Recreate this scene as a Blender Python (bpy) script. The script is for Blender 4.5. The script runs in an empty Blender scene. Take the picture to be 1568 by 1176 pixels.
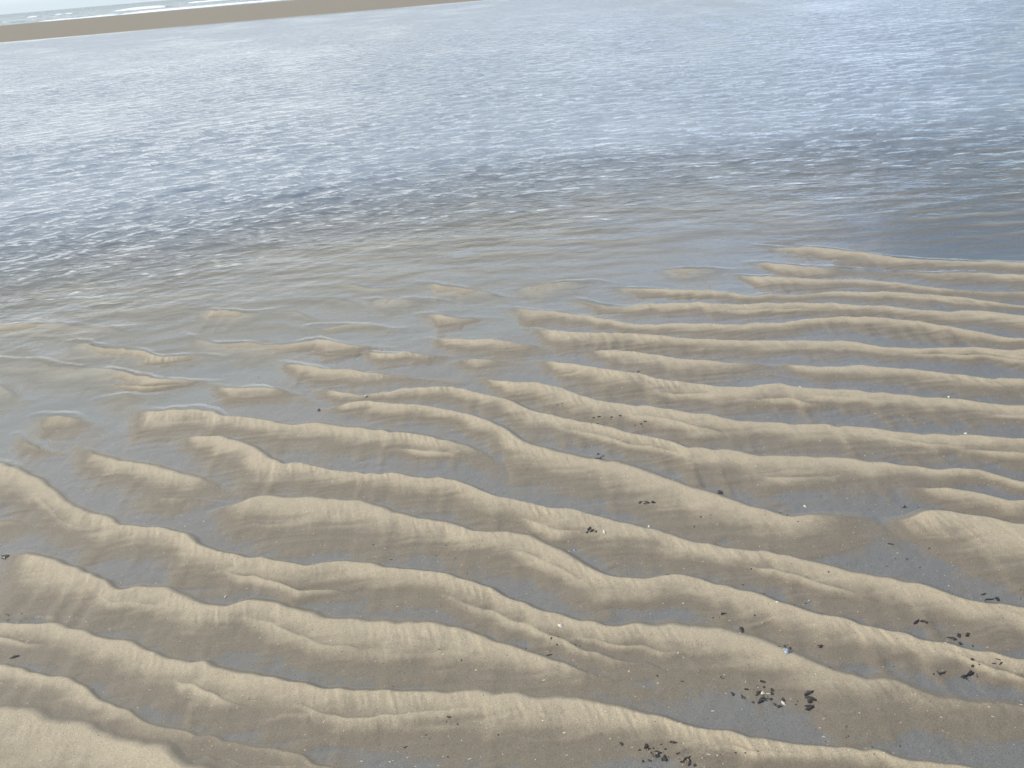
import bpy, math, random
import numpy as np
from mathutils import Matrix, Vector
random.seed(4); rng=np.random.default_rng(7)
scene=bpy.context.scene
scene.view_settings.view_transform='Standard'
try: scene.view_settings.look='None'
except Exception: pass
scene.view_settings.exposure=0

# ---------------------------------------------------------------- camera
H=1.6; PITCH=math.radians(28.1); ROLL=math.radians(5.0); F=1184.0
f=np.array([0,math.cos(PITCH),-math.sin(PITCH)])
r0=np.array([1.,0,0]); u0=np.array([0,math.sin(PITCH),math.cos(PITCH)])
cR=math.cos(ROLL)*r0-math.sin(ROLL)*u0
cU=math.sin(ROLL)*r0+math.cos(ROLL)*u0
cam=bpy.data.cameras.new('camera'); co=bpy.data.objects.new('camera',cam); scene.collection.objects.link(co)
cam.sensor_width=36; cam.lens=36*F/1568; cam.clip_start=0.05; cam.clip_end=20000
m=Matrix(((cR[0],cU[0],-f[0],0),(cR[1],cU[1],-f[1],0),(cR[2],cU[2],-f[2],H),(0,0,0,1)))
co.matrix_world=m; scene.camera=co
def G(px,py,z=0.015):
    d=f+(px-784)/F*cR+(588-py)/F*cU
    t=(z-H)/d[2]
    return d[0]*t,d[1]*t

# ---------------------------------------------------------------- ripple crests (survey of the beach)
L=[
[(1140,397),(1200,400),(1300,410),(1430,412),(1568,418)],
[(1120,420),(1180,424),(1260,430),(1380,436),(1568,446)],
[(930,438),(1050,444),(1150,450),(1300,452),(1450,460),(1568,468)],
[(860,452),(930,462),(1050,463),(1200,470),(1350,473),(1480,480),(1568,487)],
[(640,478),(700,486),(760,488)],
[(770,468),(850,475),(920,486),(1000,490),(1100,492),(1300,495),(1420,500),(1568,512)],
[(660,515),(740,518),(800,527),(850,534)],
[(810,503),(900,512),(1000,518),(1100,522),(1200,525),(1350,532),(1568,548)],
[(550,533),(620,540),(700,545)],
[(890,540),(960,540),(1050,555),(1150,560),(1210,575)],
[(1180,556),(1250,566),(1400,578),(1568,590)],
[(690,552),(760,550),(810,556)],
[(820,553),(900,565),(1000,583),(1100,598),(1250,602),(1400,614),(1568,627)],
[(430,553),(500,562),(560,570),(640,580),(710,582)],
[(735,580),(820,592),(880,608),(950,625),(1050,640),(1200,655),(1350,670),(1568,682)],
[(485,595),(560,605),(620,597),(700,595),(760,612),(830,640),(900,660),(960,672),(1050,695),(1150,705),(1300,712),(1400,722),(1568,737)],
[(490,625),(560,618),(640,625),(710,640),(770,662),(800,690),(860,700),(930,715),(1000,735),(1060,755),(1150,770),(1250,778),(1330,800),(1380,830)],
[(200,625),(300,628),(380,640),(440,655),(520,662),(640,672),(720,690),(780,722)],
[(270,672),(330,668),(380,690),(440,715),(520,725),(600,735),(680,745),(750,770),(850,787),(920,802),(1000,820),(1060,840),(1150,855),(1250,868),(1350,882),(1430,900),(1568,905)],
[(330,785),(400,765),(480,770),(560,777),(620,795),(700,815),(780,830),(850,850),(920,880),(1000,897),(1080,908),(1150,925),(1220,945),(1300,962),(1400,975),(1500,1000),(1568,1010)],
[(20,665),(60,682),(105,690)],
[(112,685),(170,705),(230,715),(300,735),(365,760)],
[(-10,702),(60,735),(110,770),(180,802),(250,812),(300,830),(370,855),(450,867),(550,872),(640,880),(700,890),(770,920),(830,945),(880,957),(950,962),(1050,968),(1130,984),(1180,1004),(1230,1027),(1300,1047),(1400,1060),(1568,1088)],
[(20,850),(60,868),(120,885),(180,905),(260,912),(330,925),(400,940),(500,955),(600,957),(680,967),(740,990),(800,1010),(870,1028),(960,1050),(1050,1060)],
[(-10,960),(60,966),(110,976),(170,987),(250,1010),(300,1022),(400,1042),(480,1057),(600,1067),(700,1073),(800,1082),(900,1086),(980,1097),(1050,1120),(1150,1142),(1250,1152),(1400,1166),(1568,1185)],
[(-10,1022),(60,1040),(130,1068),(200,1090),(280,1117),(350,1145),(430,1167),(520,1185),(640,1190),(760,1205),(900,1225),(1100,1240),(1568,1270)],
[(1355,792),(1430,790),(1500,802),(1568,815)],
[(1380,750),(1470,762),(1568,772)],
[(1450,940),(1510,938),(1568,948)],
[(-10,545),(60,552),(140,560),(220,575),(330,582)],
[(100,520),(180,530),(250,545),(340,545)],
[(280,510),(340,522),(430,525),(480,518),(590,532)],
[(470,495),(560,495),(610,502)],
[(320,590),(380,590),(440,600),(480,615)],
[(-10,588),(45,612)],
[(50,635),(110,640),(155,648)],
[(150,607),(240,605)],
[(780,442),(860,430),(950,436)],
[(1000,412),(1080,405),(1130,410)],
[(1160,372),(1300,385),(1420,390),(1568,395)],
[(-10,800),(50,800),(90,815)],[(170,835),(220,838),(260,850)],
[(-10,498),(80,492),(150,500),(210,498)],
[(-10,1105),(60,1110),(130,1130),(210,1155),(300,1185),(500,1240),(800,1270)],
[(640,430),(720,440),(790,455)],
[(560,455),(640,455),(700,462)],
[(300,470),(380,475),(440,470)],
]
XT=np.linspace(-14,14,5601); dxT=XT[1]-XT[0]
def gsm(a,s):
    n=int(3*s/dxT)+1; k=np.exp(-0.5*(np.arange(-n,n+1)*dxT/s)**2); k/=k.sum()
    return np.convolve(np.pad(a,n,mode='edge'),k,'valid')
def noise1(scale,seed):
    r=np.random.default_rng(seed); n=int(28/scale)+4
    v=r.normal(size=n); return np.interp(XT,-14-scale+np.arange(n)*scale,v)
YL=[];TL=[];
for i,l in enumerate(L):
    g=np.array([G(*p) for p in l]); o=np.argsort(g[:,0]); g=g[o]
    left_open=l[0][0]<0; right_open=l[-1][0]>=1560
    x0,x1=g[0,0],g[-1,0]
    if left_open:
        g=np.vstack([[x0-13,g[0,1]+0.6],g]);
    if right_open:
        g=np.vstack([g,[x1+13,g[-1,1]-0.6]])
    y=np.interp(XT,g[:,0],g[:,1]); y=gsm(y,0.025)
    wob=np.clip((XT-0.1)/1.0,0,1)
    y=y+gsm(noise1(0.11,i+50),0.03)*0.012+gsm(noise1(0.03,i+90),0.01)*0.0048+gsm(noise1(0.28,i+150),0.08)*0.038*wob
    t=np.ones_like(XT)
    if not left_open: t*=np.clip((XT-(x0-0.04))/0.16,0,1)
    else: t*=(XT>x0-13)
    if not right_open: t*=np.clip(((x1+0.05)-XT)/0.34,0,1)
    YL.append(y);TL.append(t)
for k,yy in enumerate(np.arange(0.62,-3,-0.27)):
    YL.append(gsm(noise1(0.6,300+k),0.25)*0.05+yy-0.03*XT); TL.append(np.ones_like(XT))
YL=np.array(YL);TL=np.array(TL); NL=len(YL)
SP=np.zeros_like(YL)
for i in range(NL):
    d=YL[i][None,:]-YL; d=np.where((d>0.045)&(TL>0.3),d,0.45); SP[i]=gsm(np.clip(d.min(0),0.08,0.36),0.10)
AM=np.clip(SP*0.078,0.006,0.0155)*np.array([1+0.34*gsm(noise1(0.3,i+500),0.1) for i in range(NL)])
# secondary crests that split off the main ones
rs=np.random.default_rng(77); YS=[];TS=[];SS=[];AS=[]
for i in range(NL):
    act=np.where(TL[i]>0.8)[0]; act=act[(XT[act]>-4)&(XT[act]<5)]
    if len(act)<80 or YL[i][act[0]]<0.7: continue
    for _ in range(max(1,int(len(act)*dxT/0.7))):
        xa=XT[rs.choice(act)]; ln=rs.uniform(0.4,1.5); t=np.clip((XT-xa)/ln,0,1)
        ins=(XT>xa)&(XT<xa+ln)
        f0=rs.uniform(0.05,0.25); f1=f0+rs.uniform(0.2,0.45); frac=f0+(f1-f0)*t if rs.random()<0.6 else f1-(f1-f0)*t
        YS.append(YL[i]-gsm(SP[i],0.1)*frac+gsm(noise1(0.15,int(rs.integers(1e6))),0.04)*0.012)
        TS.append(ins*np.clip(np.minimum(t,1-t)/0.4,0,1)*TL[i]); SS.append(SP[i]*rs.uniform(0.3,0.5)); AS.append(AM[i]*rs.uniform(0.65,1.0))
NM=NL
YL=np.vstack([YL,YS]);TL=np.vstack([TL,TS]);SP=np.vstack([SP,SS]);AM=np.vstack([AM,AS]); NL=len(YL)
SL=np.array([np.gradient(y,XT) for y in YL]); CS=1/np.sqrt(1+SL**2)
WD=np.array([0.90+0.2*gsm(noise1(0.35,i+700),0.12) for i in range(NL)])

shore=np.array([G(*p,z=0) for p in [(-10,625),(200,580),(430,528),(650,472),(800,452),(1150,396),(1568,388)]])
def base(X,Y):
    ys=np.interp(X,shore[:,0],shore[:,1]); D=ys-Y
    land=-0.009+0.018*np.minimum(D,1.6)+0.003*np.maximum(D-1.6,0)
    dd=-D
    sea=-0.009-0.010*np.minimum(dd,1.0)-0.033*np.clip(dd-1,0,12)
    b=np.where(D>0,land,sea)
    bar=np.interp(Y,[0,40,50,54,60,80,110,122,135,150,400,9000],[-9,-9,-0.15,0,0.05,0.16,0.27,0.2,0,-0.3,-3,-5])
    b=np.where(Y>30, np.maximum(np.minimum(b,0),bar)*(Y<122)+bar*(Y>=122), b)
    b=b+0.003*np.sin(X*1.7+Y*0.9)*np.exp(-Y/8)+0.0025*np.sin(X*0.8-Y*2.1+1)*np.exp(-Y/8)
    return b
def vnoise(X,Y,sx,sy,seed):
    r=np.random.default_rng(seed); T=r.random((256,256))
    u=X/sx; v=Y/sy; iu=np.floor(u).astype(int); iv=np.floor(v).astype(int); fu=u-iu; fv=v-iv
    fu=fu*fu*(3-2*fu); fv=fv*fv*(3-2*fv)
    a=T[iu%256,iv%256];b=T[(iu+1)%256,iv%256];c=T[iu%256,(iv+1)%256];d=T[(iu+1)%256,(iv+1)%256]
    return (a*(1-fu)+b*fu)*(1-fv)+(c*(1-fu)+d*fu)*fv-0.5
def terrain(X,Y):
    B=base(X,Y); P=np.zeros_like(X); Hh=np.zeros_like(X)
    near=(Y<9)
    xi=np.clip((X+14)/dxT,0,len(XT)-1.001); i0=xi.astype(int); fr=xi-i0
    wx=vnoise(X,Y,0.25,0.25,3)*0.050+vnoise(X,Y,0.07,0.07,4)*0.020
    flut=vnoise(X+Y*0.25,Y,0.010,0.07,11)+0.7*vnoise(X+Y*0.15,Y,0.021,0.11,12)+0.4*vnoise(X,Y,0.006,0.03,13)
    flut=flut*np.clip(0.6+1.9*vnoise(X,Y,0.3,0.2,14),0.1,1.5)
    ledge=vnoise(X,Y+wx,0.28,0.022,15)+0.6*vnoise(X,Y+wx,0.12,0.011,16)
    for i in range(NL):
        y=YL[i][i0]*(1-fr)+YL[i][i0+1]*fr
        m_=near&(np.abs(y-Y)<0.5)&(TL[i][i0]>0)
        if not m_.any(): continue
        ii=i0[m_]; tp=TL[i][ii]; sp=SP[i][ii]; A=AM[i][ii]*tp
        d=(y[m_]-Y[m_]+wx[m_]*0.5)*CS[i][ii]
        w=sp*WD[i][ii]*(0.35+0.65*tp); ws=sp*0.10+0.006
        q=np.clip(d/w,0,1)
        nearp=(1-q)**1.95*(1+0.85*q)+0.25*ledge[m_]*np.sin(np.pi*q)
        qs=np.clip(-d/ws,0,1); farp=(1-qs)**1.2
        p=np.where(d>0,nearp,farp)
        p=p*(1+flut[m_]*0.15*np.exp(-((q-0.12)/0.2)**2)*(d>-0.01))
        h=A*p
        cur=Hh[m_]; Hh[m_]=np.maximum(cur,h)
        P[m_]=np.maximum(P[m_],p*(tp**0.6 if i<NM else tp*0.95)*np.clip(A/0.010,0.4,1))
    ys=np.interp(X,shore[:,0],shore[:,1]); od=Y-ys
    far=np.clip((od-0.02)/0.4,0,1)*near
    ph=(Y+0.10*X+vnoise(X,Y,0.7,0.5,21)*0.35+vnoise(X,Y,0.25,0.2,22)*0.10)/0.21; t=ph-np.floor(ph)
    pr=np.where(t<0.8,(t/0.8)**1.6,(1-t)/0.2)*np.clip(0.9+1.6*vnoise(X,Y,0.4,0.3,23),0,1.2)
    Hh=np.maximum(Hh,far*0.010*pr); P=np.maximum(P,far*pr)
    Hh=Hh+(vnoise(X,Y,0.05,0.05,31)*0.0014+vnoise(X,Y,0.15,0.1,32)*0.003+vnoise(X,Y,0.018,0.018,33)*0.0008)*near
    return B+Hh,P

def fan(rows,ncol,a=0.42,hw=lambda y:1.9*np.maximum(y,0.3)+0.9):
    s=np.linspace(-1,1,ncol); u=a*s+(1-a)*s**9
    return u[None,:]*hw(rows)[:,None], np.repeat(rows[:,None],ncol,1)
def grid_mesh(name,X,Y,Z,attrs,mat):
    nr,nc=X.shape
    me=bpy.data.meshes.new(name); n=nr*nc
    me.vertices.add(n); me.vertices.foreach_set('co',np.stack([X,Y,Z],-1).astype(np.float32).ravel())
    idx=np.arange(n).reshape(nr,nc)
    q=np.stack([idx[:-1,:-1],idx[:-1,1:],idx[1:,1:],idx[1:,:-1]],-1).reshape(-1,4)
    me.loops.add(q.size); me.loops.foreach_set('vertex_index',q.ravel().astype(np.int32))
    me.polygons.add(len(q)); me.polygons.foreach_set('loop_start',(np.arange(len(q))*4).astype(np.int32))
    me.polygons.foreach_set('loop_total',np.full(len(q),4,np.int32))
    me.polygons.foreach_set('use_smooth',np.ones(len(q),bool))
    me.update(calc_edges=True)
    for k,v in attrs.items():
        at=me.attributes.new(k,'FLOAT','POINT'); at.data.foreach_set('value',v.astype(np.float32).ravel())
    me.materials.append(mat)
    o=bpy.data.objects.new(name,me); scene.collection.objects.link(o); return o

# ---------------------------------------------------------------- node helpers
def newmat(n):
    m=bpy.data.materials.new(n); m.use_nodes=True; nt=m.node_tree; nt.nodes.clear()
    out=nt.nodes.new('ShaderNodeOutputMaterial'); return m,nt,out
def N(nt,t,**k):
    n=nt.nodes.new(t)
    for a,b in k.items():
        if a in n.inputs.keys(): n.inputs[a].default_value=b
        else: setattr(n,a,b)
    return n
def mixc(nt,fac,a,b,blend='MIX'):
    n=nt.nodes.new('ShaderNodeMix'); n.data_type='RGBA'; n.blend_type=blend
    for sock,v in ((n.inputs[0],fac),(n.inputs[6],a),(n.inputs[7],b)):
        if hasattr(v,'is_output'): nt.links.new(v,sock)
        else: sock.default_value=v if not isinstance(v,tuple) else (*v,1)
    return n.outputs[2]
def math_(nt,op,a,b=0.0,c=0.0,clamp=False):
    n=nt.nodes.new('ShaderNodeMath'); n.operation=op; n.use_clamp=clamp
    for i,v in enumerate((a,b,c)):
        if hasattr(v,'is_output'): nt.links.new(v,n.inputs[i])
        else: n.inputs[i].default_value=v
    return n.outputs[0]
def noise(nt,vec,scale,detail=4,rough=0.55):
    n=nt.nodes.new('ShaderNodeTexNoise'); n.inputs['Scale'].default_value=scale; n.inputs['Detail'].default_value=detail; n.inputs['Roughness'].default_value=rough
    nt.links.new(vec,n.inputs['Vector']); return n.outputs[0]
def mapr(nt,v,a,b,c=0.,d=1.,smooth=True):
    n=nt.nodes.new('ShaderNodeMapRange'); n.interpolation_type='SMOOTHSTEP' if smooth else 'LINEAR'
    nt.links.new(v,n.inputs[0]); 
    for i,x in zip((1,2,3,4),(a,b,c,d)): n.inputs[i].default_value=x
    return n.outputs[0]

# ---------------------------------------------------------------- sand material
sand,nt,out=newmat('wet_rippled_sand')
geo=N(nt,'ShaderNodeNewGeometry'); pos=geo.outputs['Position']
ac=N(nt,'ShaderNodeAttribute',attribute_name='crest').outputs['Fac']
ad=N(nt,'ShaderNodeAttribute',attribute_name='dry').outputs['Fac']
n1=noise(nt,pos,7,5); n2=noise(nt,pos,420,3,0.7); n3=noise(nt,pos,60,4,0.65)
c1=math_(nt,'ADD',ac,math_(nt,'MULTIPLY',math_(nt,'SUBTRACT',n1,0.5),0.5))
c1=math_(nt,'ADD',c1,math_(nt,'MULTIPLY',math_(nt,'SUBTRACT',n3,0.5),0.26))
silt_sheen=(0.158,0.148,0.130); brown=(0.178,0.143,0.097); tan=(0.395,0.322,0.215)
col=mixc(nt,mapr(nt,c1,0.0,0.20),silt_sheen,brown)  # trough grey: fine silt with its sky reflection painted into the base colour
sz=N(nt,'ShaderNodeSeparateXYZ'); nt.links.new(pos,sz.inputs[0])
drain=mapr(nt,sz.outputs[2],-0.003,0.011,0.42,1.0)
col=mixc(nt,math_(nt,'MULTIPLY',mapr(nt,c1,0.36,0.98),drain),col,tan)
soak=mapr(nt,sz.outputs[2],-0.010,0.002,0.74,1.0)     # saturated sand is darker than drained sand
gs=N(nt,'ShaderNodeCombineColor')
for i in range(3): nt.links.new(soak,gs.inputs[i])
col=mixc(nt,1.0,col,gs.outputs[0],'MULTIPLY')
col=mixc(nt,ad,col,(0.265,0.23,0.18))
g=mapr(nt,n2,0.3,0.7,0.60,1.36,False)
gm=N(nt,'ShaderNodeCombineColor'); 
for i in range(3): nt.links.new(g,gm.inputs[i])
col=mixc(nt,1.0,col,gm.outputs[0],'MULTIPLY')
vor=N(nt,'ShaderNodeTexVoronoi',Scale=95.0); nt.links.new(pos,vor.inputs['Vector'])
vr=N(nt,'ShaderNodeSeparateColor'); nt.links.new(vor.outputs['Color'],vr.inputs[0])
sp=math_(nt,'MULTIPLY',math_(nt,'LESS_THAN',vor.outputs['Distance'],0.14),math_(nt,'GREATER_THAN',vr.outputs[0],0.94))
col=mixc(nt,sp,col,(0.5,0.4,0.28))
sp2=math_(nt,'MULTIPLY',math_(nt,'LESS_THAN',vor.outputs['Distance'],0.14),math_(nt,'LESS_THAN',vr.outputs[0],0.05))
col=mixc(nt,sp2,col,(0.06,0.045,0.035))
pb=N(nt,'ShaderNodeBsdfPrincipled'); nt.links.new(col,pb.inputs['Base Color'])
ro=mapr(nt,c1,0.02,0.5,0.20,0.52)
nt.links.new(math_(nt,'MAXIMUM',ro,math_(nt,'MULTIPLY',ad,0.95)),pb.inputs['Roughness'])
nt.links.new(mapr(nt,ad,0,1,0.5,0.1),pb.inputs['Specular IOR Level'])
bh=math_(nt,'ADD',math_(nt,'MULTIPLY',n2,0.0013),math_(nt,'MULTIPLY',n3,0.0028))
bp=N(nt,'ShaderNodeBump',Strength=0.5,Distance=1.0); nt.links.new(bh,bp.inputs['Height']); nt.links.new(bp.outputs[0],pb.inputs['Normal'])
nt.links.new(pb.outputs[0],out.inputs[0])

rows=np.concatenate([np.linspace(-3,0.5,60,endpoint=False), 0.5*(7.5/0.5)**np.linspace(0,1,1080,endpoint=False), 7.5*(50/7.5)**np.linspace(0,1,120,endpoint=False), np.linspace(50,150,90,endpoint=False), 150*(9000/150)**np.linspace(0,1,40)])
X,Y=fan(rows,1250)
Z,P=terrain(X,Y)
Z=np.where(Y>45,Z+(vnoise(X,Y,9,3,41)*0.05+vnoise(X,Y,2.5,1,42)*0.02)*(Y<130),Z)
dry=np.clip((Y-54)/3,0,1)
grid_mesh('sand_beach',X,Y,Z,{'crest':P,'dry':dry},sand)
del X,Y,Z,P

# ---------------------------------------------------------------- water
def water_mat(name,bs1,bs2,bs3,bst,deepcol):
    w,nt,out=newmat(name)
    geo=N(nt,'ShaderNodeNewGeometry'); pos=geo.outputs['Position']
    dp=N(nt,'ShaderNodeAttribute',attribute_name='depth').outputs['Fac']
    ch=N(nt,'ShaderNodeAttribute',attribute_name='chop').outputs['Fac']
    mp=N(nt,'ShaderNodeMapping'); nt.links.new(pos,mp.inputs['Vector']); mp.inputs['Scale'].default_value=(0.55,1,1); mp.inputs['Rotation'].default_value=(0,0,0.25)
    a=noise(nt,mp.outputs[0],bs1,4); b=noise(nt,mp.outputs[0],bs2,3); c=noise(nt,mp.outputs[0],bs3,3)
    hh=math_(nt,'ADD',math_(nt,'MULTIPLY',a,0.45/bs1),math_(nt,'MULTIPLY',b,0.30/bs2))
    hh=math_(nt,'ADD',hh,math_(nt,'MULTIPLY',c,0.55/bs3))
    hh=math_(nt,'MULTIPLY',hh,ch)
    bp=N(nt,'ShaderNodeBump',Strength=bst,Distance=1.0); nt.links.new(hh,bp.inputs['Height'])
    lw=N(nt,'ShaderNodeLayerWeight',Blend=0.5); nt.links.new(bp.outputs[0],lw.inputs['Normal'])
    fr=math_(nt,'ADD',math_(nt,'MULTIPLY',math_(nt,'POWER',lw.outputs['Facing'],5.0),0.98),0.02)   # Schlick, n=1.33
    gl=N(nt,'ShaderNodeBsdfGlossy',Roughness=0.04); nt.links.new(bp.outputs[0],gl.inputs['Normal'])
    tr=N(nt,'ShaderNodeBsdfTransparent',Color=(0.97,0.985,0.98,1))
    df=N(nt,'ShaderNodeBsdfDiffuse',Color=(*deepcol,1))
    m1=N(nt,'ShaderNodeMixShader'); nt.links.new(mapr(nt,dp,0.012,0.13,0,0.92),m1.inputs[0]); nt.links.new(tr.outputs[0],m1.inputs[1]); nt.links.new(df.outputs[0],m1.inputs[2])
    m2=N(nt,'ShaderNodeMixShader'); nt.links.new(fr,m2.inputs[0]); nt.links.new(m1.outputs[0],m2.inputs[1]); nt.links.new(gl.outputs[0],m2.inputs[2])
    nt.links.new(m2.outputs[0],out.inputs[0]); return w
wm=water_mat('shallow_water',14,45,3.2,1.0,(0.29,0.33,0.375))
rows=np.concatenate([2.0*(7.5/2.0)**np.linspace(0,1,900,endpoint=False),7.5*(57/7.5)**np.linspace(0,1,620)])
X,Y=fan(rows,950)
S,_=terrain(X,Y)
ys=np.interp(X,shore[:,0],shore[:,1]); out_d=Y-ys
amp=np.clip((out_d-0.25)/2.6,0,1)**1.35+0.06
patch=0.85+0.9*vnoise(X,Y,1.6,2.5,61)+0.4*vnoise(X,Y,0.7,0.8,62)
amp=amp*np.clip(patch,0.4,1.4)
sx=np.gradient(X,axis=1); sy=np.gradient(Y,axis=0); spc=np.maximum(sx,sy)
side=np.clip((X/np.maximum(Y,1)+0.25)/0.5,0,1)
Z=np.zeros_like(X)
def train(n,ang,spread,weight,lo,hi,st):
    out=np.zeros_like(X)
    for i in range(n):
        lam=lo*(hi/lo)**rng.random(); k=2*np.pi/lam; th=math.radians(ang+rng.normal()*spread)
        ph=rng.random()*6.283; a=st/k
        out+=a*np.sin(k*(math.cos(th)*X+math.sin(th)*Y)+ph)*np.clip((lam/spc-3)/3,0,1)
    return out*weight
Z+=train(34,124,13,1-side*0.75,0.09,0.5,0.036)
Z+=train(34,84,15,0.35+side*0.65,0.08,0.45,0.040)
Z+=train(10,40,40,1.0,0.12,0.4,0.012)
Z*=amp
# wavelets steepened over each submerged crest
xi=np.clip((X+14)/dxT,0,len(XT)-1.001).astype(int)
wv=np.zeros_like(X); msk=(out_d>-1.0)&(out_d<1.3); w2=vnoise(X,Y,0.2,0.2,91)*0.05
brk=np.clip(0.75+2.2*vnoise(X,Y,0.16,0.3,92),0,1)
for i in range(NM):
    mm=msk&(np.abs(YL[i][xi]-Y)<0.14)
    if not mm.any(): continue
    d=YL[i][xi[mm]]+0.020-Y[mm]+w2[mm]*0.6; tp=TL[i][xi[mm]]**0.5
    pr=np.where(d>0,np.clip(1-d/0.07,0,1)**1.5,np.clip(1+d/0.034,0,1))*tp
    wv[mm]=np.maximum(wv[mm],pr)
Z+=wv*brk*0.0078*np.clip((1.3-out_d)/0.6,0,1)*np.clip((out_d+1.0)/0.5,0.2,1)
depth=np.clip(-S,0,2)+np.clip((Y-12)/20,0,0.1)
grid_mesh('tidal_pool_water',X,Y,Z,{'depth':depth,'chop':np.clip(amp,0,1)},wm)
del X,Y,Z,S
sm=water_mat('sea_water',0.8,3,0.3,1.0,(0.22,0.28,0.29))
rows=128*(9000/128)**np.linspace(0,1,260); X,Y=fan(rows,160)
Z=0.10*np.sin(Y*2*np.pi/14+vnoise(X,Y,30,20,5)*6)*np.exp(-(Y-128)/400)*np.clip((Y-132)/20,0,1)
grid_mesh('sea',X,Y,Z,{'depth':np.ones_like(X),'chop':np.ones_like(X)},sm)
foam,nt,out=newmat('surf_foam')
geo=N(nt,'ShaderNodeNewGeometry'); fo=N(nt,'ShaderNodeAttribute',attribute_name='foam').outputs['Fac']
p=N(nt,'ShaderNodeBsdfPrincipled',Roughness=0.5)
nz=noise(nt,geo.outputs['Position'],0.5,5,0.7)
nt.links.new(mixc(nt,mapr(nt,math_(nt,'ADD',fo,math_(nt,'MULTIPLY',math_(nt,'SUBTRACT',nz,0.5),0.8)),0.4,0.6),(0.16,0.22,0.23),(0.8,0.82,0.82)),p.inputs['Base Color']); nt.links.new(p.outputs[0],out.inputs[0])
for k,(yb,hh,th) in enumerate([(150,0.22,0.45),(172,0.30,0.5),(215,0.42,0.55),(280,0.4,0.6)]):
    xs=np.linspace(-320,320,500); vs=np.linspace(-1,1,13)
    XX=np.repeat(xs[None,:],13,0); V=np.repeat(vs[:,None],500,1)
    yy=yb+vnoise(XX,XX*0,28,1,70+k)*10+V*2.2
    hv=np.clip(0.25+1.7*vnoise(XX,XX*0,17,1,80+k)+0.9*vnoise(XX,XX*0,4,1,85+k),0,1)
    ZZ=(np.cos(V*np.pi/2)**1.5)*hh*hv*1.4-0.06
    grid_mesh('breaking_wave',XX,yy,ZZ,{'foam':np.clip(hv*1.2-th*0.3,0,1)*(V<0.55)},foam)

# ---------------------------------------------------------------- shells and seaweed scraps
def simple(name,c1,c2,sc,rough=0.5):
    m,nt,out=newmat(name); tc=N(nt,'ShaderNodeTexCoord')
    p=N(nt,'ShaderNodeBsdfPrincipled',Roughness=rough); nt.links.new(mixc(nt,mapr(nt,noise(nt,tc.outputs['Object'],sc),0.35,0.65),c1,c2),p.inputs['Base Color'])
    nt.links.new(p.outputs[0],out.inputs[0]); return m
mshell=simple('shell_white',(0.62,0.58,0.5),(0.42,0.36,0.29),120)
mmus=simple('mussel_blue',(0.16,0.19,0.23),(0.32,0.34,0.36),90)
mweed=simple('dark_seaweed',(0.012,0.011,0.012),(0.035,0.027,0.02),80,0.35)
mfrag=simple('shell_chips',(0.6,0.52,0.4),(0.4,0.3,0.2),40)
def hz(x,y):
    z,_=terrain(np.array([x]),np.array([y])); return float(z[0])
def shell(px,py,size,mat,kind='clam'):
    x,y=G(px,py,0.03); nr,na=9,33
    R=np.linspace(0.02,1,nr)[:,None]; A=np.linspace(-1.25,1.25,na)[None,:]
    rib=1+0.05*np.cos(A*26)*(kind=='clam')
    el=0.62 if kind!='clam' else 0.95
    X=np.sin(A)*R*rib*el; Yv=(np.cos(A)*R*rib)-0.45; Zv=0.42*np.sin(np.pi*np.clip(R,0,1)**0.8*0.93)*np.cos(A*1.15)*1.0+0.015*np.cos(R*30)
    o=grid_mesh('seashell',X*size,Yv*size,Zv*size,{},mat)
    s=o.modifiers.new('thick','SOLIDIFY'); s.thickness=size*0.06
    o.location=(x,y,hz(x,y)+size*0.02); o.rotation_euler=(random.uniform(-.25,.25),random.uniform(-.25,.25),random.uniform(0,6.28))
for px,py,s,mt,k in [(859,960,.012,mshell,'clam'),(1205,998,.019,mmus,'mussel'),(925,818,.010,mshell,'clam'),(880,840,.009,mmus,'clam'),(994,805,.008,mshell,'clam'),(1233,772,.008,mshell,'clam'),(1226,589,.010,mshell,'clam'),(1480,661,.013,mshell,'mussel'),(560,603,.012,mshell,'clam'),(345,911,.006,mshell,'clam'),(1168,1060,.010,mshell,'mussel'),(1200,1075,.009,mshell,'clam'),(1190,925,.006,mshell,'clam'),(470,785,.006,mshell,'clam'),(1454,604,.010,mshell,'clam'),(1240,917,.009,mmus,'mussel')]:
    shell(px,py,s,mt,k)
def scraps(name,items,mat,flat=0.3):
    V=[];Fc=[]
    xs=np.array([i[0] for i in items]); yv=np.array([i[1] for i in items]); zs,_=terrain(xs,yv)
    for (x,y,s,el),z in zip(items,zs):
        th=random.uniform(-0.6,0.6) if el>1.6 else random.uniform(0,3.14); n=random.randint(6,9); b=len(V)
        cs,sn=math.cos(th),math.sin(th); rad=[random.uniform(0.45,1.25) for _ in range(n)]; curl=random.uniform(-.4,.6)
        for lay,(zz,sc) in enumerate([(0.0,1.0),(flat*0.6,1.0),(flat,0.6)]):
            for i in range(n):
                a=i*2*math.pi/n; u=math.cos(a)*rad[i]*el*sc; v=math.sin(a)*rad[i]*sc/ (el**0.4)
                V.append((x+(u*cs-v*sn)*s,y+(u*sn+v*cs)*s,float(z)-0.0008+zz*s+curl*abs(u)*s*0.25*(lay>0)))
        for lay in (0,1):
            for i in range(n):
                j=(i+1)%n; Fc.append((b+lay*n+i,b+lay*n+j,b+(lay+1)*n+j,b+(lay+1)*n+i))
        Fc.append(tuple(b+2*n+i for i in range(n)))
    me=bpy.data.meshes.new(name); me.from_pydata(V,[],Fc); me.materials.append(mat)
    o=bpy.data.objects.new(name,me); scene.collection.objects.link(o)
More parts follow.
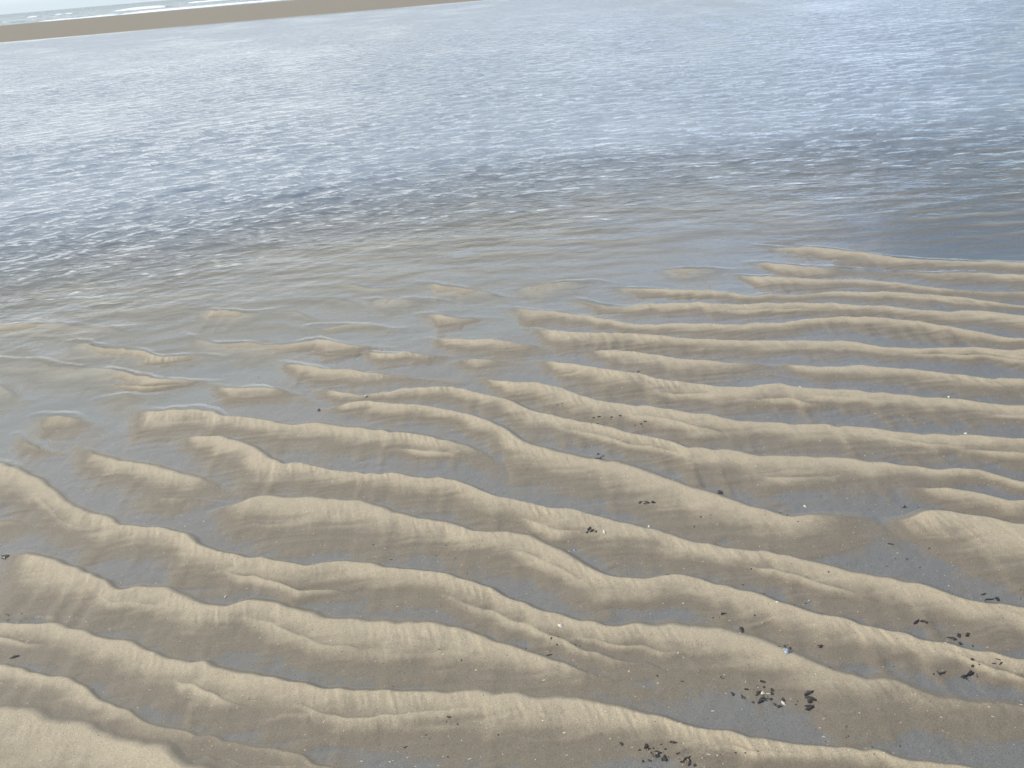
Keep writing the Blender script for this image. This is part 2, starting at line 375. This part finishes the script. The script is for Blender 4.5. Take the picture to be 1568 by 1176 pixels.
def cluster(pts):
    it=[]
    for px,py,rx,ry,n,s in pts:
        for _ in range(n):
            a=random.gauss(0,.5); b=random.gauss(0,.5)
            x,y=G(px+a*rx,py+b*ry,0.03); it.append((x,y,s*random.choice([.25,.4,.6,.9,1.1]),random.choice([1,1.2,1.5,2.2])))
    return it
scraps('seaweed_debris',cluster([(1010,1150,42,20,32,.0052),(1055,1165,14,10,9,.005),(1140,1150,20,10,5,.003)]),mweed,0.5)
scraps('seaweed_debris',cluster([(1165,1060,36,20,30,.0046),(1200,1075,22,10,12,.0045),(1240,1075,8,16,9,.0065),(1240,1020,60,30,10,.0025),(1105,1040,10,6,3,.006)]),mweed,0.5)
scraps('seaweed_debris',cluster([(1256,990,5,10,5,.0068),(1292,1000,4,4,1,.004),(1205,993,12,8,7,.005),(1137,962,5,4,3,.007),(1105,942,25,8,10,.004)]),mweed,0.5)
scraps('seaweed_debris',cluster([(1410,950,12,3,5,.006),(1470,975,14,14,8,.006),(1490,1030,16,14,11,.007),(1448,1030,18,6,7,.005),(1520,915,28,10,9,.005),(1370,1020,5,5,1,.004),(1525,1015,8,6,3,.005)]),mweed,0.5)
scraps('seaweed_debris',cluster([(920,645,42,8,14,.005),(925,697,20,6,8,.005),(985,769,10,1.5,5,.007),(1102,752,4,2,3,.009),(905,815,12,4,7,.006),(486,622,3,3,2,.010),(980,650,25,8,5,.004),(1060,790,30,12,6,.003),(860,620,25,8,8,.004),(975,565,6,3,3,.007),(1400,770,15,5,4,.004),(1390,640,20,6,3,.005)]),mweed,0.5)
scraps('seaweed_debris',cluster([(20,945,25,12,7,.0045),(75,900,6,5,3,.004),(620,1140,6,8,3,.004),(690,1105,25,10,4,.003),(860,990,50,20,14,.0034),(1360,830,50,30,6,.0035),(8,850,5,5,3,.01),(1180,790,60,30,7,.003),(700,840,200,60,20,.0024),(1300,1140,160,25,22,.003),(1030,1040,30,10,8,.003),(30,995,10,6,3,.006),(500,1010,200,80,20,.0022),(1200,900,250,80,40,.0028),(700,1130,200,30,16,.0024)]),mweed,0.5)
it=[]
for _ in range(800):
    x,y=G(random.uniform(0,1568),480+700*random.random()**0.8,0.02); it.append((x,y,random.uniform(.0008,.0026),random.choice([1,1.3,1.8])))
scraps('shell_fragments',it,mfrag,0.5)

# ---------------------------------------------------------------- sky and sun
SAZ=-100; SEL=37
az=math.radians(SAZ); el=math.radians(SEL)
sd=Vector((math.sin(az)*math.cos(el),math.cos(az)*math.cos(el),math.sin(el)))
sl=bpy.data.lights.new('sun','SUN'); sl.energy=2.8; sl.angle=math.radians(0.8); sl.color=(1,0.95,0.87)
so=bpy.data.objects.new('sun',sl); scene.collection.objects.link(so); so.rotation_euler=(-sd).to_track_quat('-Z','Y').to_euler()
w=bpy.data.worlds.new('World'); scene.world=w; w.use_nodes=True; nt=w.node_tree; nt.nodes.clear()
out=nt.nodes.new('ShaderNodeOutputWorld'); bg=nt.nodes.new('ShaderNodeBackground'); bg.inputs[1].default_value=0.15
sky=nt.nodes.new('ShaderNodeTexSky'); sky.sky_type='NISHITA'; sky.sun_disc=False; sky.sun_elevation=el; sky.sun_rotation=az; sky.dust_density=0.6; sky.ozone_density=1.5
tc=nt.nodes.new('ShaderNodeTexCoord'); mp=nt.nodes.new('ShaderNodeMapping'); mp.inputs['Scale'].default_value=(1,1,2.0); nt.links.new(tc.outputs['Generated'],mp.inputs[0])
sx_=nt.nodes.new('ShaderNodeSeparateXYZ'); nt.links.new(tc.outputs['Generated'],sx_.inputs[0])
nn=noise(nt,mp.outputs[0],2.6,7,0.6)
nn=math_(nt,'SUBTRACT',nn,math_(nt,'MULTIPLY',sx_.outputs[0],0.16))
nn=math_(nt,'ADD',nn,math_(nt,'MULTIPLY',sx_.outputs[1],0.08))
cl=mapr(nt,nn,0.37,0.61,0.0,0.95)
bluer=mapr(nt,sx_.outputs[0],-0.2,0.5)
hi=mixc(nt,bluer,(9.4,9.9,10.2),(8.0,9.4,11.8))       # thin high haze, bluer to the right
cc=mixc(nt,mapr(nt,sx_.outputs[2],0.004,0.04),(4.8,5.6,6.1),hi)
c=mixc(nt,cl,sky.outputs[0],cc)
nt.links.new(c,bg.inputs[0]); nt.links.new(bg.outputs[0],out.inputs[0])
print('done')
